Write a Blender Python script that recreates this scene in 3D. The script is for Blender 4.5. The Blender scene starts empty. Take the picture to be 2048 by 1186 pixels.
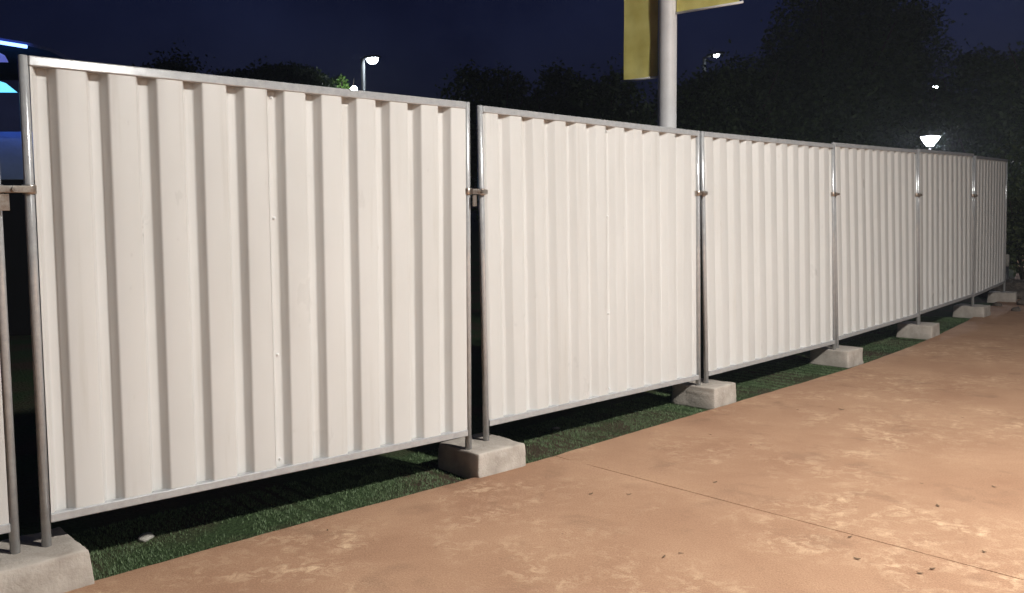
import bpy, bmesh, math, random
from mathutils import Vector, Matrix, noise

scene = bpy.context.scene
C = scene.collection
rnd = random.Random(7)
R = math.radians

# ------------------------------------------------------------------ camera
F_PX, CX, CY = 1798.2, 1024.0, 593.0            # focal length in photo pixels (2048 wide)
CAM_H, PITCH, ROLL = 1.609, R(-5.673), R(-0.606)
_fwd = Vector((0, math.cos(PITCH), math.sin(PITCH)))
_up0 = Vector((0, -math.sin(PITCH), math.cos(PITCH)))
_rt0 = Vector((1, 0, 0))
_rt = math.cos(ROLL) * _rt0 + math.sin(ROLL) * _up0
_up = -math.sin(ROLL) * _rt0 + math.cos(ROLL) * _up0
CAM = Vector((0, 0, CAM_H))
cd = bpy.data.cameras.new('camera')
cam = bpy.data.objects.new('camera', cd)
C.objects.link(cam)
cd.sensor_width = 36.0
cd.lens = F_PX / 2048.0 * 36.0
cd.clip_start, cd.clip_end = 0.05, 2000
m = Matrix.Identity(4)
for i in range(3):
    m[i][0], m[i][1], m[i][2], m[i][3] = _rt[i], _up[i], -_fwd[i], CAM[i]
cam.matrix_world = m
scene.camera = cam


def ray(u, v):
    return (u - CX) / F_PX * _rt - (v - CY) / F_PX * _up + _fwd


def gnd(u, v, z=0.0):                           # where a pixel's ray meets the level z
    d = ray(u, v)
    return CAM + d * ((z - CAM_H) / d.z)


def at(u, v, y):                                # where a pixel's ray reaches the distance y
    d = ray(u, v)
    return CAM + d * (y / d.y)


# ------------------------------------------------------------------ world: clear night sky, last twilight
world = bpy.data.worlds.new('World')
scene.world = world
world.use_nodes = True
wn = world.node_tree.nodes
wl = world.node_tree.links
wn.clear()
sky = wn.new('ShaderNodeTexSky')
sky.sky_type = 'NISHITA'
sky.sun_disc = False
sky.sun_elevation = R(2.0)
sky.sun_rotation = R(215)
sky.altitude = 50
tint = wn.new('ShaderNodeMix')
tint.data_type = 'RGBA'
tint.blend_type = 'MULTIPLY'
tint.inputs[0].default_value = 1.0
tint.inputs[7].default_value = (0.13, 0.18, 1.0, 1)
tcw = wn.new('ShaderNodeTexCoord')
cl = wn.new('ShaderNodeTexNoise')
cl.inputs['Scale'].default_value = 3.2
cl.inputs['Detail'].default_value = 7
cl.inputs['Roughness'].default_value = .6
wl.new(tcw.outputs['Generated'], cl.inputs[0])
crw = wn.new('ShaderNodeValToRGB')
crw.color_ramp.elements[0].position = .35
crw.color_ramp.elements[0].color = (.45, .47, .60, 1)
crw.color_ramp.elements[1].position = .70
crw.color_ramp.elements[1].color = (2.3, 2.0, 1.45, 1)
wl.new(cl.outputs['Fac'], crw.inputs[0])
clouds = wn.new('ShaderNodeMix')
clouds.data_type = 'RGBA'
clouds.blend_type = 'MULTIPLY'
clouds.inputs[0].default_value = 1.0
bg = wn.new('ShaderNodeBackground')
bg.inputs[1].default_value = 0.019
out = wn.new('ShaderNodeOutputWorld')
wl.new(sky.outputs[0], tint.inputs[6])
wl.new(tint.outputs[2], clouds.inputs[6])
wl.new(crw.outputs[0], clouds.inputs[7])
wl.new(clouds.outputs[2], bg.inputs[0])
wl.new(bg.outputs[0], out.inputs[0])

scene.view_settings.view_transform = 'Standard'
scene.view_settings.look = 'None'
scene.view_settings.exposure = 0.0
scene.view_settings.gamma = 1.0
scene.view_settings.use_curve_mapping = False
scene.render.engine = 'CYCLES'
scene.cycles.use_denoising = True
scene.cycles.max_bounces = 5
scene.cycles.volume_bounces = 0
scene.cycles.sample_clamp_indirect = 4.0

MAIN_LAMP = 3450.0     # emission of the street lamp that lights the fence
PATH_LAMP_COL = (1.0, 0.975, 0.925)
STREET_LAMP = 70.0    # emission of the tall street lamps far behind
STREET_COL = (0.82, 0.92, 1.0)


# ------------------------------------------------------------------ helpers
def tag(o, label=None, cat=None, group=None, kind=None):
    if label: o['label'] = label
    if cat: o['category'] = cat
    if group: o['group'] = group
    if kind: o['kind'] = kind
    return o


def empty(name, loc=(0, 0, 0), rot=(0, 0, 0)):
    o = bpy.data.objects.new(name, None)
    C.objects.link(o)
    o.empty_display_size = 0.2
    o.location = loc
    o.rotation_euler = rot
    return o


def mesh_obj(name, bm, mat, parent=None, smooth=False):
    me = bpy.data.meshes.new(name)
    bm.to_mesh(me)
    bm.free()
    me.materials.append(mat)
    if smooth:
        for p in me.polygons:
            p.use_smooth = True
    return link(name, me, parent)


def link(name, me, parent=None):
    o = bpy.data.objects.new(name, me)
    C.objects.link(o)
    if parent: o.parent = parent
    return o


def pyd(name, verts, faces, mat, parent=None, smooth=False):
    me = bpy.data.meshes.new(name)
    me.from_pydata(verts, [], faces)
    me.materials.append(mat)
    if smooth:
        for p in me.polygons:
            p.use_smooth = True
    me.update()
    return link(name, me, parent)


def add_box(bm, lo, hi, bevel=0.0, seg=2):
    r = bmesh.ops.create_cube(bm, size=1.0)
    vs = r['verts']
    for v in vs:
        v.co = Vector([lo[i] + (v.co[i] + 0.5) * (hi[i] - lo[i]) for i in range(3)])
    if bevel:
        es = list({e for v in vs for e in v.link_edges})
        bmesh.ops.bevel(bm, geom=es, offset=bevel, segments=seg, affect='EDGES', profile=0.5)
    return bm


def add_tube(bm, pts, radii, seg=12, caps=True):
    pts = [Vector(p) for p in pts]
    if not hasattr(radii, '__len__'): radii = [radii] * len(pts)
    rings = []
    prev = None
    for i, p in enumerate(pts):
        a = pts[max(i - 1, 0)]
        b = pts[min(i + 1, len(pts) - 1)]
        t = (b - a).normalized()
        ref = Vector((0, 0, 1)) if abs(t.z) < 0.9 else Vector((1, 0, 0))
        if prev is None:
            x = t.cross(ref).normalized()
        else:
            x = (prev - t * prev.dot(t)).normalized()
        prev = x
        y = t.cross(x)
        rings.append([bm.verts.new(p + (x * math.cos(k * 2 * math.pi / seg) + y * math.sin(k * 2 * math.pi / seg)) * radii[i]) for k in range(seg)])
    for i in range(len(rings) - 1):
        for k in range(seg):
            bm.faces.new((rings[i][k], rings[i][(k + 1) % seg], rings[i + 1][(k + 1) % seg], rings[i + 1][k]))
    if caps:
        bm.faces.new(rings[0][::-1])
        bm.faces.new(rings[-1])
    return bm


def add_lathe(bm, prof, seg=28, cap=True):
    rings = []
    for r, z in prof:
        rings.append([bm.verts.new((r * math.cos(k * 2 * math.pi / seg), r * math.sin(k * 2 * math.pi / seg), z)) for k in range(seg)])
    for i in range(len(rings) - 1):
        for k in range(seg):
            bm.faces.new((rings[i][k], rings[i][(k + 1) % seg], rings[i + 1][(k + 1) % seg], rings[i + 1][k]))
    if cap:
        bm.faces.new(rings[0][::-1])
        bm.faces.new(rings[-1])
    return bm


# ------------------------------------------------------------------ materials
def new_mat(name):
    mt = bpy.data.materials.new(name)
    mt.use_nodes = True
    return mt, mt.node_tree.nodes, mt.node_tree.links, mt.node_tree.nodes['Principled BSDF']


def mat(name, col, rough=0.6, metal=0.0, var=0.0, scale=8.0, bump=0.0, bscale=60.0, bdist=0.01, stretch=(1, 1, 1), col2=None, spec=0.5, trans=0.0):
    mt, n, l, p = new_mat(name)
    p.inputs['Roughness'].default_value = rough
    p.inputs['Metallic'].default_value = metal
    p.inputs['Specular IOR Level'].default_value = spec
    tc = n.new('ShaderNodeTexCoord')
    mp = n.new('ShaderNodeMapping')
    mp.inputs['Scale'].default_value = stretch
    l.new(tc.outputs['Object'], mp.inputs[0])
    if var or col2:
        nz = n.new('ShaderNodeTexNoise')
        nz.inputs['Scale'].default_value = scale
        nz.inputs['Detail'].default_value = 6
        nz.inputs['Roughness'].default_value = 0.6
        l.new(mp.outputs[0], nz.inputs[0])
        cr = n.new('ShaderNodeValToRGB')
        c2 = col2 or tuple(max(0, c * (1 - var)) for c in col)
        cr.color_ramp.elements[0].position = 0.32
        cr.color_ramp.elements[1].position = 0.68
        cr.color_ramp.elements[0].color = (*c2, 1)
        cr.color_ramp.elements[1].color = (*col, 1)
        l.new(nz.outputs['Fac'], cr.inputs[0])
        l.new(cr.outputs[0], p.inputs['Base Color'])
    else:
        p.inputs['Base Color'].default_value = (*col, 1)
    if bump:
        nb = n.new('ShaderNodeTexNoise')
        nb.inputs['Scale'].default_value = bscale
        nb.inputs['Detail'].default_value = 5
        l.new(mp.outputs[0], nb.inputs[0])
        b = n.new('ShaderNodeBump')
        b.inputs['Strength'].default_value = bump
        b.inputs['Distance'].default_value = bdist
        l.new(nb.outputs['Fac'], b.inputs['Height'])
        l.new(b.outputs[0], p.inputs['Normal'])
    if trans:
        p.inputs['Transmission Weight'].default_value = trans
    return mt


def emit(name, col, strength):
    mt, n, l, p = new_mat(name)
    p.inputs['Base Color'].default_value = (0.8, 0.8, 0.8, 1)
    p.inputs['Emission Color'].default_value = (*col, 1)
    p.inputs['Emission Strength'].default_value = strength
    return mt


M = {}
M['paint'] = mat('white_paint', (0.765, 0.75, 0.73), rough=0.34, col2=(0.715, 0.70, 0.68), scale=2.2, stretch=(1, 1, .35), bump=0.05, bscale=14, bdist=0.004)
def paint_mat():
    mt, n, l, p = new_mat('white_paint')
    tc = n.new('ShaderNodeTexCoord')

    def nz(scale, stretch, detail=5, rough=.6):
        mp = n.new('ShaderNodeMapping'); mp.inputs['Scale'].default_value = stretch
        oi = n.new('ShaderNodeObjectInfo')
        off = n.new('ShaderNodeVectorMath'); off.operation = 'ADD'
        cmb = n.new('ShaderNodeVectorMath'); cmb.operation = 'SCALE'; cmb.inputs[0].default_value = (37, 11, 23)
        l.new(oi.outputs['Random'], cmb.inputs['Scale'])
        l.new(tc.outputs['Object'], off.inputs[0]); l.new(cmb.outputs[0], off.inputs[1])
        l.new(off.outputs[0], mp.inputs[0])
        t = n.new('ShaderNodeTexNoise'); t.inputs['Scale'].default_value = scale
        t.inputs['Detail'].default_value = detail; t.inputs['Roughness'].default_value = rough
        l.new(mp.outputs[0], t.inputs[0])
        return t.outputs['Fac']

    def ramp(f, p0, c0, p1_, c1):
        r = n.new('ShaderNodeValToRGB')
        r.color_ramp.elements[0].position, r.color_ramp.elements[0].color = p0, (*c0, 1)
        r.color_ramp.elements[1].position, r.color_ramp.elements[1].color = p1_, (*c1, 1)
        l.new(f, r.inputs[0])
        return r.outputs[0]

    def mult(a, b):
        x = n.new('ShaderNodeMix'); x.data_type = 'RGBA'; x.blend_type = 'MULTIPLY'; x.inputs[0].default_value = 1
        l.new(a, x.inputs[6]); l.new(b, x.inputs[7])
        return x.outputs[2]
    base = ramp(nz(2.0, (1, 1, .35)), .30, (.56, .55, .532), .70, (.615, .605, .588))
    smear = ramp(nz(5, (3.0, 3.0, .12), 6, .65), .56, (1, 1, 1), .80, (.86, .84, .81))
    scuff = ramp(nz(16, (1, 1, .5), 7, .7), .66, (1, 1, 1), .76, (.80, .77, .73))
    l.new(mult(mult(base, smear), scuff), p.inputs['Base Color'])
    rr = ramp(nz(3.5, (1, 1, .6)), .3, (.26, .26, .26), .7, (.44, .44, .44))
    l.new(rr, p.inputs['Roughness'])
    bp = n.new('ShaderNodeBump'); bp.inputs['Strength'].default_value = .12; bp.inputs['Distance'].default_value = .004
    l.new(nz(9, (1, 1, .6)), bp.inputs['Height']); l.new(bp.outputs[0], p.inputs['Normal'])
    return mt


M['paint'] = paint_mat()
M['galv'] = mat('galvanised_steel', (0.52, 0.53, 0.54), rough=0.19, metal=0.3, col2=(0.42, 0.43, 0.44), scale=30, bump=0.08, bscale=90, bdist=0.002)
M['screw'] = mat('bright_screw', (.8, .8, .8), rough=.35, metal=.2, var=.1, scale=40)
M['clamp'] = mat('clamp_steel', (0.55, 0.52, 0.48), rough=0.33, metal=0.9, col2=(0.30, 0.22, 0.17), scale=25, bump=0.15, bscale=120, bdist=0.002)
M['block'] = mat('cast_concrete', (0.47, 0.42, 0.37), rough=0.92, col2=(0.32, 0.28, 0.24), scale=9, bump=0.6, bscale=70, bdist=0.006)
M['stone'] = mat('pale_stone', (0.42, 0.40, 0.36), rough=0.9, col2=(0.28, 0.26, 0.23), scale=14, bump=0.5, bscale=60, bdist=0.005)
M['leaf_dry'] = mat('dry_leaf', (0.17, 0.105, 0.06), rough=0.8, var=0.4, scale=40)
M['pole'] = mat('pole_paint', (0.80, 0.78, 0.78), rough=0.5, var=0.1, scale=5, bump=0.05, bscale=20, bdist=0.003)
M['dark_metal'] = mat('dark_metal', (0.06, 0.06, 0.065), rough=0.45, metal=0.3, var=0.3, scale=20)
M['lamp_pole'] = mat('grey_lamp_steel', (0.10, 0.102, 0.105), rough=0.5, metal=0.3, var=0.15, scale=12)
M['bark'] = mat('bark', (0.075, 0.055, 0.04), rough=0.95, var=0.5, scale=14, stretch=(1, 1, .25), bump=0.8, bscale=25, bdist=0.02)
M['globe'] = emit('globe_glass', (.9, .97, 1.0), 90.0)
M['led_main'] = emit('led_lens_warm', PATH_LAMP_COL, MAIN_LAMP)
M['lantern_mid'] = emit('lantern_diffuser_dimmer', PATH_LAMP_COL, 520.0)
M['lantern_far'] = emit('lantern_diffuser_cool', (0.90, 0.96, 1.0), 32.0)
M['lantern_back'] = emit('lantern_diffuser_bright', (0.93, 0.93, 1.0), 420.0)
M['led'] = emit('led_lens', STREET_COL, STREET_LAMP)


def leaf_mat(name, a, b):
    mt, n, l, p = new_mat(name)
    oi = n.new('ShaderNodeNewGeometry')
    cr = n.new('ShaderNodeValToRGB')
    cr.color_ramp.elements[0].color = (*a, 1)
    cr.color_ramp.elements[1].color = (*b, 1)
    l.new(oi.outputs['Random Per Island'], cr.inputs[0])
    l.new(cr.outputs[0], p.inputs['Base Color'])
    p.inputs['Roughness'].default_value = 0.6
    tr = n.new('ShaderNodeBsdfTranslucent')
    l.new(cr.outputs[0], tr.inputs[0])
    mx = n.new('ShaderNodeMixShader')
    mx.inputs[0].default_value = 0.3
    l.new(p.outputs[0], mx.inputs[1])
    l.new(tr.outputs[0], mx.inputs[2])
    l.new(mx.outputs[0], n['Material Output'].inputs[0])
    return mt


M['leaf'] = leaf_mat('tree_leaf', (0.030, 0.055, 0.018), (0.075, 0.11, 0.035))
M['leaf2'] = leaf_mat('bush_leaf', (0.045, 0.075, 0.025), (0.11, 0.13, 0.05))
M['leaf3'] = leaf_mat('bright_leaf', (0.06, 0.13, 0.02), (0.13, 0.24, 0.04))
M['blade'] = leaf_mat('grass_blade', (0.12, 0.185, 0.085), (0.185, 0.26, 0.125))


def ground_mat():
    mt, n, l, p = new_mat('dark_turf')
    p.inputs['Roughness'].default_value = 0.95
    p.inputs['Specular IOR Level'].default_value = 0.15
    tc = n.new('ShaderNodeTexCoord')
    a = n.new('ShaderNodeTexNoise'); a.inputs['Scale'].default_value = 1.3; a.inputs['Detail'].default_value = 8
    b = n.new('ShaderNodeTexNoise'); b.inputs['Scale'].default_value = 40; b.inputs['Detail'].default_value = 6
    l.new(tc.outputs['Object'], a.inputs[0]); l.new(tc.outputs['Object'], b.inputs[0])
    r1 = n.new('ShaderNodeValToRGB')
    r1.color_ramp.elements[0].position = .45; r1.color_ramp.elements[0].color = (.040, .066, .026, 1)
    r1.color_ramp.elements[1].position = .62; r1.color_ramp.elements[1].color = (.070, .052, .034, 1)
    l.new(a.outputs['Fac'], r1.inputs[0])
    mx = n.new('ShaderNodeMix'); mx.data_type = 'RGBA'; mx.blend_type = 'MULTIPLY'; mx.inputs[0].default_value = .7
    r2 = n.new('ShaderNodeValToRGB'); r2.color_ramp.elements[0].color = (.35, .35, .35, 1); r2.color_ramp.elements[1].color = (1.3, 1.3, 1.3, 1)
    l.new(b.outputs['Fac'], r2.inputs[0])
    l.new(r1.outputs[0], mx.inputs[6]); l.new(r2.outputs[0], mx.inputs[7])
    l.new(mx.outputs[2], p.inputs['Base Color'])
    bp = n.new('ShaderNodeBump'); bp.inputs['Strength'].default_value = .9; bp.inputs['Distance'].default_value = .03
    l.new(b.outputs['Fac'], bp.inputs['Height']); l.new(bp.outputs[0], p.inputs['Normal'])
    return mt


def path_mat():
    """tan broom-swept concrete: soft mottling, pale scuffed patches, dark specks"""
    mt, n, l, p = new_mat('tan_concrete')
    p.inputs['Roughness'].default_value = 0.82
    p.inputs['Specular IOR Level'].default_value = 0.3
    tc = n.new('ShaderNodeTexCoord')

    def nz(scale, detail=6, rough=.55, dist=0.0, vec=None):
        t = n.new('ShaderNodeTexNoise')
        t.inputs['Scale'].default_value = scale; t.inputs['Detail'].default_value = detail
        t.inputs['Roughness'].default_value = rough; t.inputs['Distortion'].default_value = dist
        l.new(vec or tc.outputs['Object'], t.inputs[0])
        return t.outputs['Fac']

    def ramp(fac, stops):
        r = n.new('ShaderNodeValToRGB')
        els = r.color_ramp.elements
        els[0].position, els[0].color = stops[0][0], (*stops[0][1], 1)
        els[1].position, els[1].color = stops[1][0], (*stops[1][1], 1)
        for s in stops[2:]:
            e = els.new(s[0]); e.color = (*s[1], 1)
        l.new(fac, r.inputs[0])
        return r.outputs[0]

    def mul(a, b, op='MULTIPLY'):
        mm = n.new('ShaderNodeMath'); mm.operation = op
        for i, s in enumerate((a, b)):
            if isinstance(s, (int, float)): mm.inputs[i].default_value = s
            else: l.new(s, mm.inputs[i])
        return mm.outputs[0]

    def mix(f, a, b, mode='MIX'):
        x = n.new('ShaderNodeMix'); x.data_type = 'RGBA'; x.blend_type = mode
        if isinstance(f, (int, float)): x.inputs[0].default_value = f
        else: l.new(f, x.inputs[0])
        for i, s in ((6, a), (7, b)):
            if isinstance(s, tuple): x.inputs[i].default_value = (*s, 1)
            else: l.new(s, x.inputs[i])
        return x.outputs[2]
    base = ramp(nz(1.1, 7, .62, .4), [(.30, (.30, .168, .102)), (.70, (.405, .247, .154))])
    # pale scuffs: fine flakes gathered in big patches
    big = ramp(nz(.75, 4, .5, .6), [(.43, (0, 0, 0)), (.60, (1, 1, 1))])
    fl = ramp(nz(13, 8, .68, .8), [(.46, (0, 0, 0)), (.60, (1, 1, 1))])
    soft = ramp(nz(4.5, 5, .6), [(.40, (0, 0, 0)), (.65, (1, 1, 1))])
    patch = mul(mul(big, fl), soft)
    base = mix(mul(patch, .95), base, (.57, .40, .26))
    # darker stains
    st = ramp(nz(2.6, 6, .6, .3), [(.56, (0, 0, 0)), (.74, (1, 1, 1))])
    base = mix(mul(st, .5), base, (.17, .095, .06))
    # sand-grain
    g = ramp(nz(120, 4, .75), [(.28, (.68, .66, .64)), (.72, (1.22, 1.22, 1.22))])
    base = mix(1.0, base, g, 'MULTIPLY')
    # dark specks
    v = n.new('ShaderNodeTexVoronoi'); v.inputs['Scale'].default_value = 3.6; v.inputs['Randomness'].default_value = 1
    l.new(tc.outputs['Object'], v.inputs[0])
    sp = ramp(v.outputs['Distance'], [(.012, (1, 1, 1)), (.035, (0, 0, 0))])
    base = mix(mul(sp, .6), base, (.10, .06, .04))
    l.new(base, p.inputs['Base Color'])
    bp = n.new('ShaderNodeBump'); bp.inputs['Strength'].default_value = .55; bp.inputs['Distance'].default_value = .006
    hgt = mul(mul(nz(60, 6, .65), .6), mul(nz(7, 5, .6), 1.2), 'ADD')
    l.new(hgt, bp.inputs['Height']); l.new(bp.outputs[0], p.inputs['Normal'])
    return mt


M['ground'] = ground_mat()
M['path'] = path_mat()

# ------------------------------------------------------------------ fence line (fitted to the photograph): start x, y, heading, bottom-rail offset, backward lean, sideways tilt
W, HP, Z0 = 2.402, 2.0, 0.24
PAN = [(-2.0599, 3.7945, 41.4759, .0211, .0537, -.7592), (-.1876, 5.5491, 44.552, -.0052, 1.4523, -.8347),
       (1.5796, 7.3009, 45.4622, -.0362, 1.9449, -.0556), (3.2915, 9.0595, 47.1275, -.0175, 2.3509, .4947),
       (4.9418, 10.8657, 48.6159, .0145, 1.947, .736), (6.5637, 12.7561, 51.688, .0232, 1.2077, .714)]
a0 = R(39.5)
p1 = Vector((PAN[0][0], PAN[0][1]))
st0 = p1 - (W + .083) * Vector((math.cos(a0), math.sin(a0)))
PAN = [(st0.x, st0.y, 39.5, .045, .2, -.7)] + PAN

# ------------------------------------------------------------------ ground
S = 260.0
ys = [-S, -60, -20, -8, 0, 8, 16, 26, 45, 90, S]
vs = [(x, y, -.03) for y in ys for x in ys]
nn = len(ys)
fs = [(j * nn + i, j * nn + i + 1, (j + 1) * nn + i + 1, (j + 1) * nn + i) for j in range(nn - 1) for i in range(nn - 1)]
tag(pyd('ground', vs, fs, M['ground']), kind='structure')

# ------------------------------------------------------------------ path: edge line read off the photograph on the level ground
EDGE = [Vector(p) for p in ((-9.5, -3.3), (-5.4, .45), (-3.3, 2.45), (-2.0, 3.67), (-1.11, 4.50), (.04, 5.52), (.83, 6.29), (1.88, 7.32), (3.67, 9.12), (5.38, 11.13), (7.30, 13.7), (9.2, 16.6), (12.5, 22.2), (17, 30.7))]


def resample(pts, step):
    # Catmull-Rom through the points, then even steps
    dense = []
    for i in range(len(pts) - 1):
        a, b, c, d = pts[max(i - 1, 0)], pts[i], pts[i + 1], pts[min(i + 2, len(pts) - 1)]
        for k in range(40):
            t = k / 40
            dense.append(.5 * ((2 * b) + (c - a) * t + (2 * a - 5 * b + 4 * c - d) * t * t + (3 * b - a - 3 * c + d) * t ** 3))
    dense.append(pts[-1])
    out_, acc = [dense[0]], 0.0
    for i in range(1, len(dense)):
        acc += (dense[i] - dense[i - 1]).length
        if acc >= step:
            out_.append(dense[i]); acc = 0.0
    return out_


EP = resample(EDGE, .08)
cum = [0.0]
for i in range(1, len(EP)):
    cum.append(cum[-1] + (EP[i] - EP[i - 1]).length)
jp = Vector((.25, 5.70))
sj = cum[min(range(len(EP)), key=lambda i: (EP[i] - jp).length)]


def edge_frame(i):
    t = (EP[min(i + 6, len(EP) - 1)] - EP[max(i - 6, 0)]).normalized()
    return t, Vector((t.y, -t.x))


path = empty('path')
tag(path, kind='structure')
WROW = [0, .006, .02, .06, .2, .5, 1, 1.6, 2.4, 3.4, 4.6, 6, 7.5, 9]
JOINTS = [sj - 7.4, sj, sj + 7.2, sj + 14.4]
bounds = [-1] + JOINTS + [1e9]
for b in range(len(bounds) - 1):
    lo, hi = bounds[b] + .0032, bounds[b + 1] - .0032
    if hi <= lo: continue
    ss = [lo] * (lo > 0) + [c for c in cum if lo + .02 < c < hi - .02] + [hi] * (hi < cum[-1])
    if len(ss) < 2: continue
    verts, faces = [], []
    for s in ss:
        i = min(range(len(cum)), key=lambda k: abs(cum[k] - s))
        t, nrm = edge_frame(i)
        base = EP[i] + t * (s - cum[i])
        wob = .012 * noise.noise((s * 1.7, 3.1, 0)) + .007 * noise.noise((s * 9, 7.7, 0)) + .004 * noise.noise((s * 31, 1.7, 0))
        for k, w in enumerate(WROW):
            q = base + nrm * (w + wob * max(0, 1 - w))
            z = {0: -.016, 1: -.004}.get(k, 0.0)
            if s in (lo, hi): z -= .003
            verts.append((q.x, q.y, z))
        q = base + nrm * wob
        verts.append((q.x, q.y, -.06))
    nw = len(WROW) + 1
    for r_ in range(len(ss) - 1):
        for k in range(len(WROW) - 1):
            a = r_ * nw + k
            faces.append((a, a + 1, a + nw + 1, a + nw))
        a = r_ * nw
        faces.append((a, a + nw, a + nw + nw - 1, a + nw - 1))
    for r_ in (0, len(ss) - 1):     # end walls in the joints
        for k in range(len(WROW) - 1):
            a = r_ * nw + k
            va, vb = verts[a], verts[a + 1]
            i0 = len(verts)
            verts += [(va[0], va[1], -.05), (vb[0], vb[1], -.05)]
            faces.append((a, a + 1, i0 + 1, i0))
    o = pyd('slab', verts, faces, M['path'], path, smooth=False)

for js in JOINTS[:3]:           # sand and dust lying in the joints
    i = min(range(len(cum)), key=lambda k: abs(cum[k] - js))
    t, nrm = edge_frame(i)
    base = EP[i] + t * (js - cum[i])
    vs_, fc = [], []
    for k in range(181):
        w = .02 + k * .05
        zf = -.0075 + .006 * noise.noise((w * 2.2, js, 0)) + .003 * noise.noise((w * 9, js, 3))
        for sd in (-1, 1):
            q = base + nrm * w + t * .012 * sd
            vs_.append((q.x, q.y, min(zf, -.0012)))
        if k: fc.append((2 * k - 2, 2 * k - 1, 2 * k + 1, 2 * k))
    pyd('joint_sand', vs_, fc, M['path'], path)

# ------------------------------------------------------------------ hoarding panels
POST_R = .0200
X_IN0, X_IN1 = .040, W - .040


# two makes of sheet: first ridge's start, ridge and web widths (in rib periods), rib depth, ridge that carries the lap
SHEET = {'deep': (.143, .565, .115, .051, 4), 'soft': (.058, .49, .19, .040, 5)}


def sheet_profile(x0, x1, dy=0.0, kind='deep'):
    """trapezoidal rib profile; ridges almost flush with the frame's front, valleys behind; corners eased"""
    n_rib = 11
    per = (X_IN1 - X_IN0) / n_rib
    xs, rg_, wb_, depth, _ = SHEET[kind]
    ridge, web = rg_ * per, wb_ * per
    yr, yv = -.014, -.014 + depth
    corners = []
    x = xs - 2 * per
    while x < X_IN1 + per:
        corners += [(x, yr), (x + ridge, yr), (x + ridge + web, yv), (x + per - web, yv)]
        x += per
    ease = .0075
    pts = []
    for i in range(1, len(corners) - 1):
        a, b, c = (Vector(corners[k]) for k in (i - 1, i, i + 1))
        u1, u2 = (a - b).normalized(), (c - b).normalized()
        q0, q2 = b + u1 * ease, b + u2 * ease
        for t in (0, .5, 1):
            pts.append(q0 * (1 - t) ** 2 + b * 2 * t * (1 - t) + q2 * t * t)
    res = []
    for i in range(len(pts) - 1):
        a, b = pts[i], pts[i + 1]
        for xx in (x0, x1):
            if a.x < xx < b.x:
                res.append(a.lerp(b, (xx - a.x) / (b.x - a.x)))
        if x0 <= b.x <= x1:
            res.append(b)
    res.sort(key=lambda v: v.x)
    return [(v.x, v.y + dy) for v in res]


def sheet_bm(x0, x1, dy, seed, kind):
    prof = sheet_profile(x0, x1, dy, kind)
    if dy: prof = [(prof[0][0] + .0006, prof[0][1] + .0009)] + prof      # turned lip of the overlapping sheet
    zs = [.022 + (HP - .044) * k / 10 for k in range(11)]
    bm = bmesh.new()
    for back in (0, 1):
        rows = []
        for z in zs:
            rows.append([bm.verts.new((x, y + back * .0009 + .0022 * noise.noise((x * 1.6 + seed, z * 1.4, seed * 3.3)), z)) for x, y in prof])
        for j in range(len(zs) - 1):
            for i in range(len(prof) - 1):
                f = (rows[j][i], rows[j][i + 1], rows[j + 1][i + 1], rows[j + 1][i])
                bm.faces.new(f if not back else f[::-1])
    return bm


def make_panel(idx, spec):
    x, y, a, dz, ti, ro = spec
    root = empty('hoarding_panel', (x, y, Z0 + dz), (R(-ti), R(-ro), R(a)))
    for px in (POST_R, W - POST_R):
        leg = Z0 + dz + px * math.sin(R(ro)) - .06
        bm = bmesh.new()
        add_tube(bm, [(px, 0, -leg), (px, 0, HP - .004), (px, 0, HP)], [POST_R, POST_R, POST_R * .8], 20)
        mesh_obj('post', bm, M['galv'], root, True)
    bm = bmesh.new(); add_box(bm, (2 * POST_R - .004, -.0212, HP - .043), (W - 2 * POST_R + .004, .0212, HP - .001), .005, 2)
    mesh_obj('top_rail', bm, M['galv'], root)
    bm = bmesh.new(); add_box(bm, (2 * POST_R - .004, -.0212, 0), (W - 2 * POST_R + .004, .0212, .04), .005, 2)
    mesh_obj('bottom_rail', bm, M['galv'], root)
    per = (X_IN1 - X_IN0) / 11
    kind = 'deep' if idx < 2 else 'soft'
    xs, rg_, wb_, dep, kr = SHEET[kind]
    mid = xs + (kr + rg_ - .015) * per   # sheets lap at the edge of a ridge near the middle
    mesh_obj('corrugated_sheet', sheet_bm(X_IN0, mid + .030, 0.0, idx, kind), M['paint'], root, True)
    lap = mesh_obj('corrugated_sheet', sheet_bm(mid, X_IN1, -.0012, idx, kind), M['paint'], root, True)
    for z in (.07, .62, 1.32, HP - .075):
        bm = bmesh.new()
        add_tube(bm, [(0, 0, 0), (0, -.004, 0)], .0085, 10)
        add_tube(bm, [(0, -.004, 0), (0, -.010, 0)], .0052, 6)
        o = mesh_obj('screw', bm, M['screw'], lap, False)
        o.location = (xs + (kr + (1 + rg_) / 2) * per, dep - .0155, z)
    return root


PAN_LABEL = [
    'white corrugated hoarding panel at the end of the row beside the blue lit tent',
    'white corrugated hoarding panel with strongly shaded ribs, second from the blue lit tent',
    'evenly lit white corrugated hoarding panel standing in front of the yellow banner pole',
    'white corrugated hoarding panel, fourth from the fence end by the rubble and bush',
    'white corrugated hoarding panel, third from the fence end by the rubble and bush',
    'dim white corrugated hoarding panel next to the last one, below the glowing lantern',
    'dim grey-lit last hoarding panel of the fence, ending at the rubble and bush']
for i, spec in enumerate(PAN):
    tag(make_panel(i, spec), PAN_LABEL[i], 'fence panel', 'corrugated hoarding panels in the fence row')


# ------------------------------------------------------------------ clamps tying the posts together
def u_of(a): return Vector((math.cos(R(a)), math.sin(R(a))))


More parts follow.
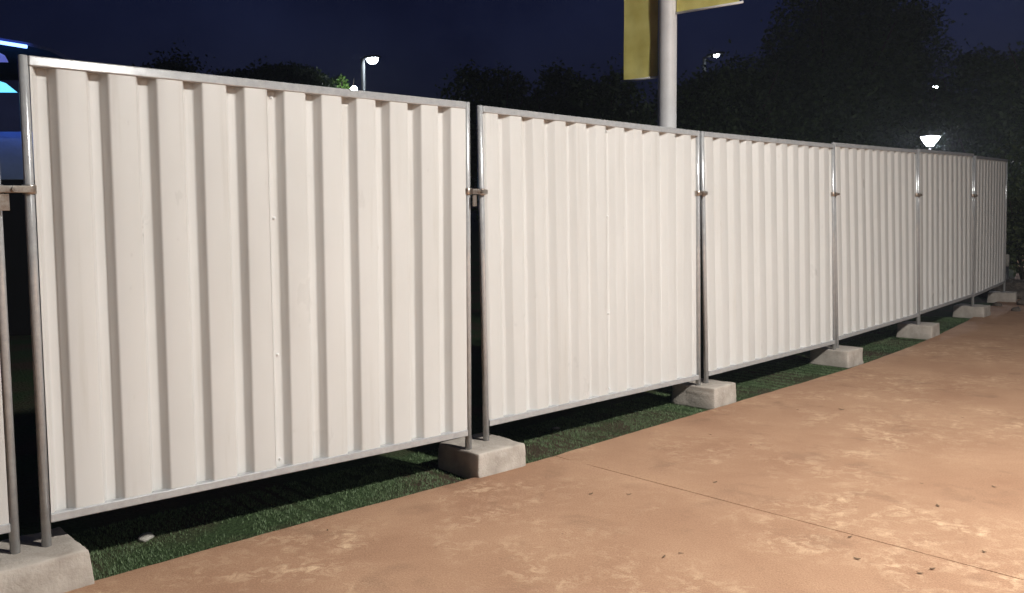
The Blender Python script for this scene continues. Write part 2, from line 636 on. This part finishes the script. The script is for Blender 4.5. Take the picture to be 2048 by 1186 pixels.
def post_point(i, end, z):
    x, y, a, dz, ti, ro = PAN[i]
    u = u_of(a); n_ = Vector((-u.y, u.x))
    k = W - POST_R if end else POST_R
    off = math.tan(R(ti)) * (z - Z0 - dz)
    k -= math.sin(R(ro)) * (z - Z0 - dz)
    q = Vector((x, y)) + u * k + n_ * off
    return Vector((q.x, q.y, z))


CL_LABEL = ['long shiny steel clamp bridging the open gap beside the blue lit tent',
            'steel fence clamp with a plate hanging under it, before the yellow banner pole panel',
            'small steel fence clamp just past the yellow banner pole',
            'small steel fence clamp on the third post joint from the rubble end',
            'small steel fence clamp on the second post joint from the rubble end',
            'small steel fence clamp on the joint of the last panel by the rubble']
for j in range(len(PAN) - 1):
    a = post_point(j, 1, 1.705); b = post_point(j + 1, 0, 1.705)
    d = (b - a); L = d.length
    root = empty('fence_clamp', (a.x, a.y, a.z), (0, 0, math.atan2(d.y, d.x)))
    for xx in (0, L):
        bm = bmesh.new()
        add_tube(bm, [(xx, 0, -.020), (xx, 0, -.016), (xx, 0, .016), (xx, 0, .020)], [.0265, .029, .029, .0265], 18)
        mesh_obj('collar', bm, M['clamp'], root, True)
    bm = bmesh.new(); add_box(bm, (-.01, -.041, -.015), (L + .01, -.028, .015), .003)
    mesh_obj('bar', bm, M['clamp'], root)
    bm = bmesh.new(); add_box(bm, (-.01, .028, -.015), (L + .01, .041, .015), .003)
    mesh_obj('bar', bm, M['clamp'], root)
    bm = bmesh.new()
    add_tube(bm, [(L / 2, -.062, 0), (L / 2, .055, 0)], .006, 8)
    add_tube(bm, [(L / 2, -.058, 0), (L / 2, -.042, 0)], .013, 6)
    mesh_obj('bolt', bm, M['clamp'], root)
    if j < 2:
        bm = bmesh.new(); add_box(bm, (-.018, -.047, -.088), (.040, -.042, -.020), .002)
        mesh_obj('plate', bm, M['clamp'], root)
    tag(root, CL_LABEL[j], 'clamp', 'clamps joining the hoarding panels')


# ------------------------------------------------------------------ concrete foot blocks
def make_block(seed, dims, chip=.010, rough_=.0030, subs=4, bev=.007):
    bm = bmesh.new()
    add_box(bm, (-dims[0] / 2, -dims[1] / 2, 0), (dims[0] / 2, dims[1] / 2, dims[2]), bev, 2)
    for _ in range(subs):
        bmesh.ops.subdivide_edges(bm, edges=[e for e in bm.edges if e.calc_length() > .018], cuts=1, use_grid_fill=True)
    bmesh.ops.triangulate(bm, faces=[f for f in bm.faces if len(f.verts) > 4])
    hx, hy = dims[0] / 2, dims[1] / 2
    for v in bm.verts:
        c = v.co
        top = c.z / dims[2]
        c.x *= 1 - .05 * top
        c.y *= 1 - .05 * top
        ex = sorted((hx - abs(c.x), hy - abs(c.y), dims[2] - c.z))
        edge = max(0, 1 - (ex[0] + ex[1]) / .06)
        n1 = noise.noise((c.x * 9 + seed, c.y * 9, c.z * 9 + seed))
        n2 = noise.noise((c.x * 38 + seed, c.y * 38, c.z * 38))
        d = Vector((c.x / hx, c.y / hy, (c.z / dims[2] - .5) * 1.4)).normalized()
        c += d * (n1 * chip * .5 + n2 * rough_ - edge * max(0, n1 + .15) * chip * 2.4)
    return bm


BL = [('concrete_block', 'wide worn concrete foot block in the open gap at the blue lit tent end', (.46, .42, .185)),
      ('concrete_block', 'sharp-cornered pale concrete foot block under the gap before the yellow banner pole panel', (.40, .42, .172)),
      ('concrete_block', 'concrete foot block standing just past the yellow banner pole panel', (.36, .42, .178)),
      ('concrete_block', 'concrete foot block, fourth from the rubble end of the fence', (.36, .42, .172)),
      ('concrete_block', 'concrete foot block, third from the rubble end of the fence', (.36, .42, .172)),
      ('concrete_block', 'concrete foot block, second from the rubble end of the fence', (.36, .42, .172)),
      ('concrete_block', 'weathered concrete foot block half hidden by the rubble at the fence end', (.36, .42, .172))]
BOFF = [-.035, .055, .06, .09, .08, .08, .02]
for k in range(7):
    if k < 6:
        a = post_point(k, 1, .2); b = post_point(k + 1, 0, .2)
        an = (PAN[k][2] + PAN[k + 1][2]) / 2
    else:
        a = b = post_point(6, 1, .2); an = PAN[6][2]
    u = u_of(an); n_ = Vector((-u.y, u.x))
    c = Vector(((a.x + b.x) / 2, (a.y + b.y) / 2)) + u * BOFF[k] + n_ * .022
    o = mesh_obj(BL[k][0], make_block(k * 5.7 + 1, BL[k][2]), M['block'], None, True)
    o.location = (c.x, c.y, -.028)
    o.rotation_euler = (0, 0, R(an + [3, -1.5, 2, -2, 3, -2, 6][k]))
    tag(o, BL[k][1], 'concrete block', 'concrete feet under the hoarding fence')

# ------------------------------------------------------------------ lamps
def lantern(loc, mat_, label, height=4.2, cat='lamp', bowl=.254):
    """post-top path lantern: pole, flared diffuser, flat hood"""
    root = empty('path_lantern', loc)
    bm = bmesh.new(); add_lathe(bm, [(.11, -.03), (.11, .05), (.075, .09), (.055, .6), (.045, height - bowl - .12), (.045, height - bowl - .046)], 20)
    mesh_obj('pole', bm, M['dark_metal'], root, True)
    bm = bmesh.new(); add_lathe(bm, [(.055, height - bowl - .045), (.075, height - bowl - .015), (.075, height - bowl - .001), (.03, height - bowl - .001)], 24)
    mesh_obj('collar', bm, M['dark_metal'], root, True)
    bm = bmesh.new(); add_lathe(bm, [(.076, height - bowl), (.20, height - bowl * .35), (.245, height - .005)], 32)
    mesh_obj('diffuser', bm, mat_, root, True)
    bm = bmesh.new(); add_lathe(bm, [(.275, height - .004), (.28, height + .012), (.16, height + .05), (.02, height + .075)], 32)
    mesh_obj('hood', bm, M['dark_metal'], root, True)
    tag(root, label, cat, 'post-top lanterns')
    return root


fpt = Vector((PAN[2][0], PAN[2][1])) + u_of(PAN[2][2]) * .75
nf = u_of(PAN[2][2]); nf = Vector((nf.y, -nf.x))
lq = Vector((PAN[1][0], PAN[1][1])) + u_of(PAN[1][2]) * 3.3 + nf * 12.5
lantern((lq.x, lq.y, 0), M['lantern_mid'], 'lit post-top path lantern on the far side of the concrete', 4.2, bowl=.11)
lantern((15.0, 15.2, 0), M['lantern_far'], 'lit post-top path lantern farther along the concrete path', 4.2, bowl=.11)
q = at(1860, 283, 26.0)
lantern((q.x, q.y, -.03), M['lantern_back'], 'glowing post-top lantern rising just above the fence top, before dark trees', q.z + .16)


def street_lamp(loc, height, rot, label, reach=.55, lens='led', drop=.24, size=1.0, group='tall street lamps beyond the fence'):
    root = empty('street_lamp', loc, (0, 0, rot))
    bm = bmesh.new(); add_lathe(bm, [(.16, -.03), (.16, .8), (.115, .9), (.085, height)], 14)
    mesh_obj('pole', bm, M['lamp_pole'], root, True)
    bm = bmesh.new(); add_tube(bm, [(0, 0, height - .06), (reach * .5, 0, height + .02)], .05, 10)
    mesh_obj('arm', bm, M['lamp_pole'], root, True)
    bm = bmesh.new(); add_box(bm, (reach * .35, -.17, height - .02), (reach + .36, .17, height + .08), .03)
    head = mesh_obj('head', bm, M['lamp_pole'], root)
    bm = bmesh.new()
    add_lathe(bm, [(.03, -drop), (.10, -drop * .93), (.17, -drop * .68), (.20, -drop * .3), (.205, -.022)], 20)
    for v in bm.verts: v.co = Vector((v.co.x * 1.25 * size + reach * .75 + .16, v.co.y * .8 * size, v.co.z + height))
    mesh_obj('lens', bm, M[lens], head, True)
    tag(root, label, 'street lamp', group)
    return root


def lamp_at(u, v, y, label, rot=0, reach=.55, **k):
    h = at(u, v, y)
    return street_lamp((h.x - math.cos(rot) * reach * .9, h.y - math.sin(rot) * reach * .9, 0), h.z, rot, label, reach, **k)


# the street lamp whose light falls on the fence stands across the path, outside the frame
LP = fpt + nf * 6.9
street_lamp((LP.x, LP.y, 0), 5.8, math.atan2(-nf.y, -nf.x), 'tall street lamp across the concrete path, shining on the fence', .6, 'led_main', .05)
lamp_at(741, 116, 38, 'tall lit street lamp on a grey pole against open night sky', R(-25), .42)
gl = at(708, 178, 53.0)
gr = empty('globe_lamp', (gl.x, gl.y, -.03))
bm = bmesh.new(); add_lathe(bm, [(.11, 0), (.11, .5), (.06, .6), (.05, gl.z - .15)], 14)
mesh_obj('pole', bm, M['lamp_pole'], gr, True)
bm = bmesh.new(); add_lathe(bm, [(.05, gl.z - .18), (.14, gl.z - .15), (.20, gl.z), (.14, gl.z + .15), (.05, gl.z + .19)], 18)
mesh_obj('globe', bm, M['globe'], gr, True)
tag(gr, 'distant white globe lamp glowing under bright green leaves', 'lamp')
lamp_at(1432, 109, 44, 'small distant lit street lamp among dark trees past the banner pole', R(-60), .9, size=.6, drop=.14)
lamp_at(1870, 172, 56, 'small distant lit street lamp in dark trees above the glowing lantern', R(-60), .9, size=.75, drop=.18)


# ------------------------------------------------------------------ trees and bushes
def crown_mesh(rg, centre, rad, n_leaf, size, mat_, name, parent, clumps=26, fill=.35):
    cs = []
    for _ in range(clumps):
        while True:
            p = Vector((rg.uniform(-1, 1), rg.uniform(-1, 1), rg.uniform(-.85, 1)))
            if p.length <= 1: break
        p = p * (.55 + .45 * rg.random())
        cs.append((Vector((p.x * rad[0], p.y * rad[1], p.z * rad[2])) + centre, rg.uniform(.16, .36) * min(rad)))
    verts, faces = [], []
    for k in range(int(n_leaf * 1.5)):
        if rg.random() < fill:
            while True:
                p = Vector((rg.uniform(-1, 1), rg.uniform(-1, 1), rg.uniform(-1, 1)))
                if p.length <= .8: break
            p = centre + Vector((p.x * rad[0], p.y * rad[1], p.z * rad[2]))
        else:
            c, r_ = rg.choice(cs)
            d = Vector((rg.gauss(0, 1), rg.gauss(0, 1), rg.gauss(0, .8)))
            p = c + d * r_ * .62
        s = size * .75 * rg.uniform(.6, 1.35)
        ax = Vector((rg.gauss(0, 1), rg.gauss(0, 1), rg.gauss(-.2, .7))).normalized()
        nb = ax.cross(Vector((rg.gauss(0, 1), rg.gauss(0, 1), rg.gauss(0, 1)))).normalized()
        i0 = len(verts)
        w = s * .28
        verts += [p, p + ax * s * .45 + nb * w, p + ax * s, p + ax * s * .45 - nb * w]
        faces.append((i0, i0 + 1, i0 + 2, i0 + 3))
    return pyd(name, verts, faces, mat_, parent)


def tree(base, height, rad, label, seed, n_leaf=9000, size=.24, mat_='leaf', group='dark trees beyond the fence', crown_low=.25):
    rg = random.Random(seed)
    root = empty('tree', base)
    bm = bmesh.new()
    th = height * .55
    tr = .035 * height * .6
    lean = Vector((rg.uniform(-.3, .3), rg.uniform(-.3, .3), 0))
    add_tube(bm, [(0, 0, -.1), (lean.x * .2, lean.y * .2, th * .4), (lean.x * .6, lean.y * .6, th * .8), (lean.x, lean.y, th * 1.15)], [tr * 1.3, tr, tr * .8, tr * .4], 10)
    mesh_obj('trunk', bm, M['bark'], root, True)
    zc = height * (crown_low + 1) / 2
    rz = height * (1 - crown_low) / 2
    bm = bmesh.new()
    for k in range(8):
        an = k * 2.4 + rg.random()
        r0 = rg.uniform(.4, .8)
        s = Vector((lean.x * .5, lean.y * .5, th * rg.uniform(.5, 1.0)))
        e = Vector((math.cos(an) * rad * r0, math.sin(an) * rad * r0, zc + rg.uniform(-.4, .7) * rz))
        mdl = (s + e) / 2 + Vector((0, 0, -.1 * height * rg.random()))
        add_tube(bm, [s, mdl, e], [tr * .45, tr * .28, tr * .1], 6)
    mesh_obj('limb', bm, M['bark'], root, True)
    crown_mesh(rg, Vector((lean.x, lean.y, zc)), (rad, rad, rz), n_leaf, size, M[mat_], 'crown', root)
    tag(root, label, 'tree', group)
    return root


def tree_px(u, vtop, y, rad, label, seed, **k):
    t = at(u, vtop, y)
    return tree((t.x, y, 0), t.z, rad, label, seed, **k)


tree_px(1010, 88, 32, 1.9, 'black rounded tree with knobbly top beside open sky', 1, n_leaf=12000, crown_low=.1)
tree_px(1120, 100, 33, 2.3, 'black broad tree left of the yellow banner', 2, n_leaf=14000, crown_low=.08)
tree_px(1235, 112, 31, 1.9, 'black tree standing behind the hanging yellow banner', 3, n_leaf=12000, crown_low=.1)
tree_px(1390, 118, 34, 2.2, 'dark tree right behind the banner pole', 4, n_leaf=13000, crown_low=.08)
tree_px(1500, 70, 35, 2.3, 'dark low tree between the banner pole and the tallest tree', 5, n_leaf=13000, crown_low=.08)
tree_px(1670, -130, 37, 4.0, 'tallest dim tree with ragged crown rising over the far panels', 6, n_leaf=40000, size=.26, crown_low=.06)
tree_px(1850, 0, 39, 3.2, 'dim leafy tree standing behind the glowing lantern', 8, n_leaf=16000, crown_low=.05)
tree_px(1985, 55, 35, 2.7, 'dim tree past the end of the fence', 9, n_leaf=16000, crown_low=.05)
tree_px(2110, 20, 32, 2.8, 'dim tall tree beyond the bush at the fence end', 10, n_leaf=14000, crown_low=.05)
tree_px(335, 100, 50, 2.8, 'low far black tree crown above the brightest panel rail', 11, n_leaf=14000, size=.3, crown_low=.45)
tree_px(485, 116, 52, 2.6, 'low far black tree between the brightest rail and the broad far tree', 12, n_leaf=14000, size=.3, crown_low=.45)
tree_px(590, 104, 52, 3.2, 'broad far black tree behind the green lit leaves', 13, n_leaf=20000, size=.3, crown_low=.45)
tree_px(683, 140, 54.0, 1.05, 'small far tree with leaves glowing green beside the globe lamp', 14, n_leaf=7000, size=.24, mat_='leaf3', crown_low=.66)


def bush(base, rad, h, label, seed, n=5000, size=.1, mat_='leaf2'):
    rg = random.Random(seed)
    root = empty('bush', base)
    bm = bmesh.new()
    for k in range(7):
        an = k * .9
        add_tube(bm, [(0, 0, -.05), (math.cos(an) * rad * .3, math.sin(an) * rad * .3, h * .4), (math.cos(an) * rad * .6, math.sin(an) * rad * .6, h * .8)], [.025, .018, .006], 6)
    mesh_obj('stem', bm, M['bark'], root, True)
    crown_mesh(rg, Vector((0, 0, h * .52)), (rad, rad, h * .5), n, size, M[mat_], 'foliage', root, clumps=22)
    tag(root, label, 'bush', 'bushes past the fence end')
    return root


g = at(2052, 560, 17.2)
bush((g.x, 17.2, -.03), 1.0, 2.15, 'leafy bush growing right past the end of the fence', 21, n=8000, size=.11)
g = at(2105, 560, 19.5)
bush((g.x, 19.5, -.03), 1.5, 2.9, 'taller dim bush behind the rubble at the fence end', 22, n=9000, size=.12)

# ------------------------------------------------------------------ banner pole
def fabric_mat():
    mt, n, l, p = new_mat('yellow_fabric')
    p.inputs['Roughness'].default_value = .75
    tc = n.new('ShaderNodeTexCoord')
    a = n.new('ShaderNodeTexNoise'); a.inputs['Scale'].default_value = 5; a.inputs['Detail'].default_value = 5
    l.new(tc.outputs['Object'], a.inputs[0])
    r = n.new('ShaderNodeValToRGB')
    r.color_ramp.elements[0].position = .3; r.color_ramp.elements[0].color = (.74, .64, .17, 1)
    r.color_ramp.elements[1].position = .7; r.color_ramp.elements[1].color = (.93, .84, .29, 1)
    l.new(a.outputs['Fac'], r.inputs[0]); l.new(r.outputs[0], p.inputs['Base Color'])
    return mt


M['fabric'] = fabric_mat()
PB = at(1334, 260, 9.0); PB.z = -.03
pr = empty('banner_pole', PB)
bm = bmesh.new(); add_lathe(bm, [(.20, 0), (.20, .02), (.095, .03), (.091, 2.5), (.086, 6.3), (.05, 6.34)], 28)
mesh_obj('pole', bm, M['pole'], pr, True)
tag(pr, 'pale grey round pole carrying two yellow banners behind the fence', 'pole')


def banner(px, dirn, start, length, zb, h, label, seed):
    """cloth between two rods fixed square to the pole"""
    root = empty('banner', (px.x, px.y, zb), (0, 0, math.atan2(dirn.y, dirn.x)))
    nx, nz_ = 16, 24
    verts, faces = [], []
    for side in (-1, 1):
        o_ = len(verts)
        for j in range(nz_ + 1):
            for i in range(nx + 1):
                x = start + length * i / nx
                z = h * j / nz_
                am = .006 * math.sin(math.pi * j / nz_) ** .5
                y = am * math.sin(5 * x + seed + 2.1 * z) + .008 * noise.noise((x * 7, z * 4, seed)) + side * .0012
                verts.append((x, y, z))
        for j in range(nz_):
            for i in range(nx):
                a = o_ + j * (nx + 1) + i
                f = (a, a + 1, a + nx + 2, a + nx + 1)
                faces.append(f if side < 0 else f[::-1])
    pyd('cloth', verts, faces, M['fabric'], root, True)
    for z in (0, h):
        bm = bmesh.new(); add_tube(bm, [(.07, 0, z), (start + length + .035, 0, z)], .011, 10)
        mesh_obj('rod', bm, M['pole'], root, True)
    tag(root, label, 'banner', 'yellow banners on the pole')


dr = Vector((.757, -.653))
zl = at(1300, 152, 9.0).z
zr = at(1352, 27, 8.95).z
banner(PB, -dr, .11, .40, zl, 2.1, 'narrow yellow banner hanging lower on the pale pole', 1.0)
banner(PB, dr, .10, .66, zr, 2.1, 'wide yellow banner fixed higher on the pale pole', 4.0)

# ------------------------------------------------------------------ blue-lit tent glimpsed past the fence's near end
M['canvas'] = mat('tent_canvas', (.22, .30, .46), rough=.8, var=.25, scale=3, bump=.2, bscale=6, bdist=.03)
M['dark_infill'] = mat('black_infill', (.008, .008, .010), rough=.9, var=.3, scale=4)  # near-black sheet standing in for the dark opening below the wall
M['roof_canvas'] = mat('tent_roof', (.06, .08, .22), rough=.6, var=.3, scale=2)
M['blue_glow'] = emit('blue_glow', (.16, .32, 1.0), 5.0)  # glow of the added fill bar and of the roof-edge highlight
M['gable'] = emit('glowing_blue_canvas', (.03, .06, 1.0), .28)  # canvas glows by itself, in place of light shining through it
M['cyan_sign'] = emit('cyan_light_panel', (.12, .65, 1.0), 1.6)
ty = 12.0
tq = at(120, 300, ty)
tent = empty('event_tent', (tq.x, ty, -.03), (0, 0, R(8)))
TW, TD = 5.0, 4.0
z_wall, z_sign0, z_sign1, z_roof = (at(20, v, ty).z + .03 for v in (252, 188, 146, 96))


def tent_box(name, lo, hi, mt_, bev=.01):
    bm = bmesh.new(); add_box(bm, lo, hi, bev)
    return mesh_obj(name, bm, mt_, tent)


z_infill = at(20, 360, ty).z + .03
tent_box('wall', (-TW, 0, z_infill), (0, .06, z_wall), M['canvas'])
tent_box('dark_infill', (-TW, .01, 0), (0, .05, z_infill - .003), M['dark_infill'])  # darkness under the wall, put in as a black sheet
tent_box('wall', (-.06, .065, 0), (0, TD, z_wall), M['canvas'])
tent_box('fascia', (-TW - .1, -.22, z_wall + .02), (.12, .0, z_sign0 - .02), M['roof_canvas'])
# light panel split by two slanted dark struts
for x0, x1, zl_, zr_ in ((-TW, -1.7, 1, 1), (-1.62, -.80, 1, .9), (-.74, -.46, .8, .45)):
    bm = bmesh.new()
    hh = z_sign1 - z_sign0
    vs_ = [bm.verts.new(p) for p in ((x0, -.12, z_sign0), (x1, -.12, z_sign0), (x1 - .14, -.12, z_sign0 + hh * zr_), (x0 - .14, -.12, z_sign0 + hh * zl_))]
    f = bm.faces.new(vs_)
    r_ = bmesh.ops.extrude_face_region(bm, geom=[f])
    for v in [e for e in r_['geom'] if isinstance(e, bmesh.types.BMVert)]: v.co.y += .08
    mesh_obj('light_panel', bm, M['cyan_sign'], tent)
# curved roof
verts, faces = [], []
NA = 16
for yy in (-.3, TD):
    for k in range(NA + 1):
        an = math.pi * k / NA
        verts.append((-TW / 2 + (TW / 2 + .25) * math.cos(an), yy, z_sign1 + .04 + (z_roof - z_sign1) / .8 * math.sin(an) ** .8))
for k in range(NA):
    faces.append((k, k + 1, NA + 2 + k, NA + 1 + k))
pyd('gable', [((v[0] + TW / 2) * .74 - TW / 2, v[1] + .03, z_sign1 + .05 + (v[2] - z_sign1) * .8) for v in verts[:NA + 1]], [tuple(range(NA + 1))], M['gable'], tent)
ro = pyd('roof', verts, faces, M['roof_canvas'], tent)
so = ro.modifiers.new('solid', 'SOLIDIFY'); so.thickness = .04
tent_box('fill_bar', (-TW + .1, -.17, z_wall - .02), (.1, -.13, z_wall + .015), M['blue_glow'], .004)  # unseen glowing bar added to light the wall blue
tent_box('valance', (-TW - .1, -.24, z_wall - .10), (.12, -.225, z_sign0 - .02), M['roof_canvas'], .003)
bm = bmesh.new()
add_tube(bm, [(v[0], v[1] - .03, v[2] - .02) for v in verts[3:7]], .022, 8)
mesh_obj('edge_highlight', bm, M['blue_glow'], tent)  # glowing tube put in as the highlight along the roof curve
tag(tent, 'blue lit event tent with glowing cyan light panel, glimpsed past the fence end', 'tent')

# ------------------------------------------------------------------ grass strip along the path, stones, rubble, leaves
rg = random.Random(5)
verts, faces = [], []
i_lo = min(range(len(EP)), key=lambda i: (EP[i] - Vector((-2.9, 2.8))).length)
i_hi = min(range(len(EP)), key=lambda i: (EP[i] - Vector((6.4, 12.7))).length)
NB = 95000
for _ in range(NB):
    i = i_lo + int((i_hi - i_lo) * rg.random() ** 1.25)
    t, nrm = edge_frame(i)
    w = rg.uniform(-.004, .74) if rg.random() > .06 else rg.uniform(-.03, .01)
    p = EP[i] - nrm * w + t * rg.uniform(-.04, .04)
    dens = noise.noise((p.x * 2.1, p.y * 2.1, 4.0)) + .5 * noise.noise((p.x * 7, p.y * 7, 9.0))
    if dens > .28 and rg.random() < .85: continue
    bare = math.exp(-((p.x + 1.55) / .30) ** 2 - ((p.y - 4.42) / .34) ** 2)
    if rg.random() < bare * .9: continue
    h = rg.uniform(.008, .018) * (1 + .5 * dens)
    an = rg.uniform(0, 6.283)
    lx, ly = math.cos(an) * h * rg.uniform(.2, .9), math.sin(an) * h * rg.uniform(.2, .9)
    bx, by = -math.sin(an) * .0022, math.cos(an) * .0022
    i0 = len(verts)
    verts += [(p.x - bx, p.y - by, -.032), (p.x + bx, p.y + by, -.032), (p.x + lx, p.y + ly, -.03 + h)]
    faces.append((i0, i0 + 1, i0 + 2))
tag(pyd('grass', verts, faces, M['blade']), 'short green grass strip between the path edge and the fence', 'grass', kind='stuff')


def stone(loc, r, label, cat='stone', seed=0, flat=.5, group=None, name='stone'):
    bm = bmesh.new()
    bmesh.ops.create_icosphere(bm, subdivisions=3, radius=1.0)
    for v in bm.verts:
        k = 1 + .35 * noise.noise(v.co * 1.3 + Vector((seed, 0, 0))) + .12 * noise.noise(v.co * 4 + Vector((0, seed, 0)))
        v.co = Vector((v.co.x * r * k, v.co.y * r * .7 * k, v.co.z * r * flat * k))
    o = mesh_obj(name, bm, M['stone'], None, True)
    o.location = loc
    o.rotation_euler = (0, 0, seed)
    tag(o, label, cat, group)
    return o


p = gnd(292, 1076, -.02); stone((p.x, p.y, -.016), .04, 'flat pale stone lying on the dark grass by the fence shadow', seed=1.3)
p = gnd(152, 1161, 0); stone((p.x, p.y, .006), .014, 'tiny pale pebble at the path edge beside the wide worn block', seed=2.2)
p = gnd(1112, 857, -.02); stone((p.x, p.y, -.018), .03, 'small pale stone in the grass beside the sharp-cornered block', seed=3.1, flat=.3)

# rubble at the fence end: heaped stones, each its own thing, on the ground past the last panel
M['earth'] = mat('rubbly_earth', (.16, .13, .105), rough=.95, col2=(.07, .055, .045), scale=11, bump=1.0, bscale=34, bdist=.03)
p = gnd(2022, 600, 0)
bm = bmesh.new()
bmesh.ops.create_icosphere(bm, subdivisions=5, radius=1.0)
for v in bm.verts:
    c = v.co.copy()
    k = 1 + .22 * noise.noise(c * 1.6) + .12 * noise.noise(c * 5) + .05 * noise.noise(c * 13)
    v.co = Vector((c.x * .55 * k, c.y * .75 * k, max(c.z, -.1) * .30 * k))
mo = mesh_obj('rubble_mound', bm, M['earth'], None, True)
mo.location = (p.x + .5, p.y + .75, -.03)
tag(mo, 'low mound of grey rubbly earth at the end of the fence', 'mound')
RB = [(1994, 606, .07, 'small grey stone beside the second foot block from the rubble end'), (2033, 616, .075, 'grey stone fallen in front of the rubbly earth mound'), (2046, 604, .10, 'larger grey stone on the far flank of the rubbly mound')]
for k, (u, v, r, lb) in enumerate(RB):
    p = gnd(u, v + 6, 0)
    o = stone((p.x, p.y, r * .22), r, lb, seed=5 + k * 1.7, flat=.62, group='rubble stones at the fence end', name='rubble_stone')
    o.data.materials[0] = M['earth']
p = at(2014, 520, 16.0)
mk = empty('marker_post', (p.x, 16.0, -.03))
bm = bmesh.new(); add_tube(bm, [(0, 0, 0), (0, 0, .50)], .035, 12); mesh_obj('post', bm, M['dark_metal'], mk, True)
bm = bmesh.new(); add_tube(bm, [(0, 0, .501), (0, 0, .69), (0, 0, .71)], [.037, .037, .02], 12); mesh_obj('white_band', bm, M['stone'], mk, True)
tag(mk, 'short dark marker post with white top, beside the bush at the fence end', 'post')

LEAVES = [(1502, 891), (1430, 966), (1182, 989), (1258, 990), (1328, 1115), (1362, 1108), (1714, 1119), (1876, 1013), (1843, 968),
          (1968, 1105), (1865, 1139), (1683, 820), (1925, 836), (1595, 820), (1840, 1148), (1988, 975), (1420, 870), (655, 1062), (1700, 1075)]
leaf_me = []
for s in range(4):
    vs_, fc = [], []
    L = .034 + .008 * s
    for i in range(7):
        t = i / 6
        w = .008 * math.sin(math.pi * min(1, t * .93 + .05)) * (1 + .2 * s % 2)
        z = .002 + .006 * (t - .5) ** 2 * (2 + s)
        vs_ += [(L * (t - .5), -w, z + .003), (L * (t - .5), 0, z), (L * (t - .5), w, z + .002)]
    for i in range(6):
        for k in (0, 1):
            a = i * 3 + k
            fc.append((a, a + 3, a + 4, a + 1))
    me = bpy.data.meshes.new('fallen_leaf'); me.from_pydata(vs_, [], fc); me.materials.append(M['leaf_dry']); leaf_me.append(me)
for k, (u, v) in enumerate(LEAVES):
    p = gnd(u, v, 0)
    o = link('fallen_leaf', leaf_me[k % 4])
    o.location = (p.x, p.y, .002)
    o.rotation_euler = (0, 0, rg.uniform(0, 6.28))
    sc = rg.uniform(.5, .8)
    o.scale = (sc, sc, sc)
    tag(o, 'small dry brown leaf lying on the tan concrete path', 'leaf', 'dry leaves on the path')

# ------------------------------------------------------------------ thin haze added to give the lamps a bloom
hm = bpy.data.materials.new('bloom_haze')
hm.use_nodes = True
hn, hl = hm.node_tree.nodes, hm.node_tree.links
hn.clear()
ho = hn.new('ShaderNodeOutputMaterial')
hv = hn.new('ShaderNodeVolumePrincipled')
hv.inputs['Color'].default_value = (.80, .88, 1.0, 1)
hv.inputs['Density'].default_value = 0.0014
hv.inputs['Anisotropy'].default_value = 0.35
hl.new(hv.outputs[0], ho.inputs['Volume'])
bm = bmesh.new()
add_box(bm, (-265, -265, -1.2), (265, 265, 16.0))
tag(mesh_obj('haze', bm, hm), kind='stuff')
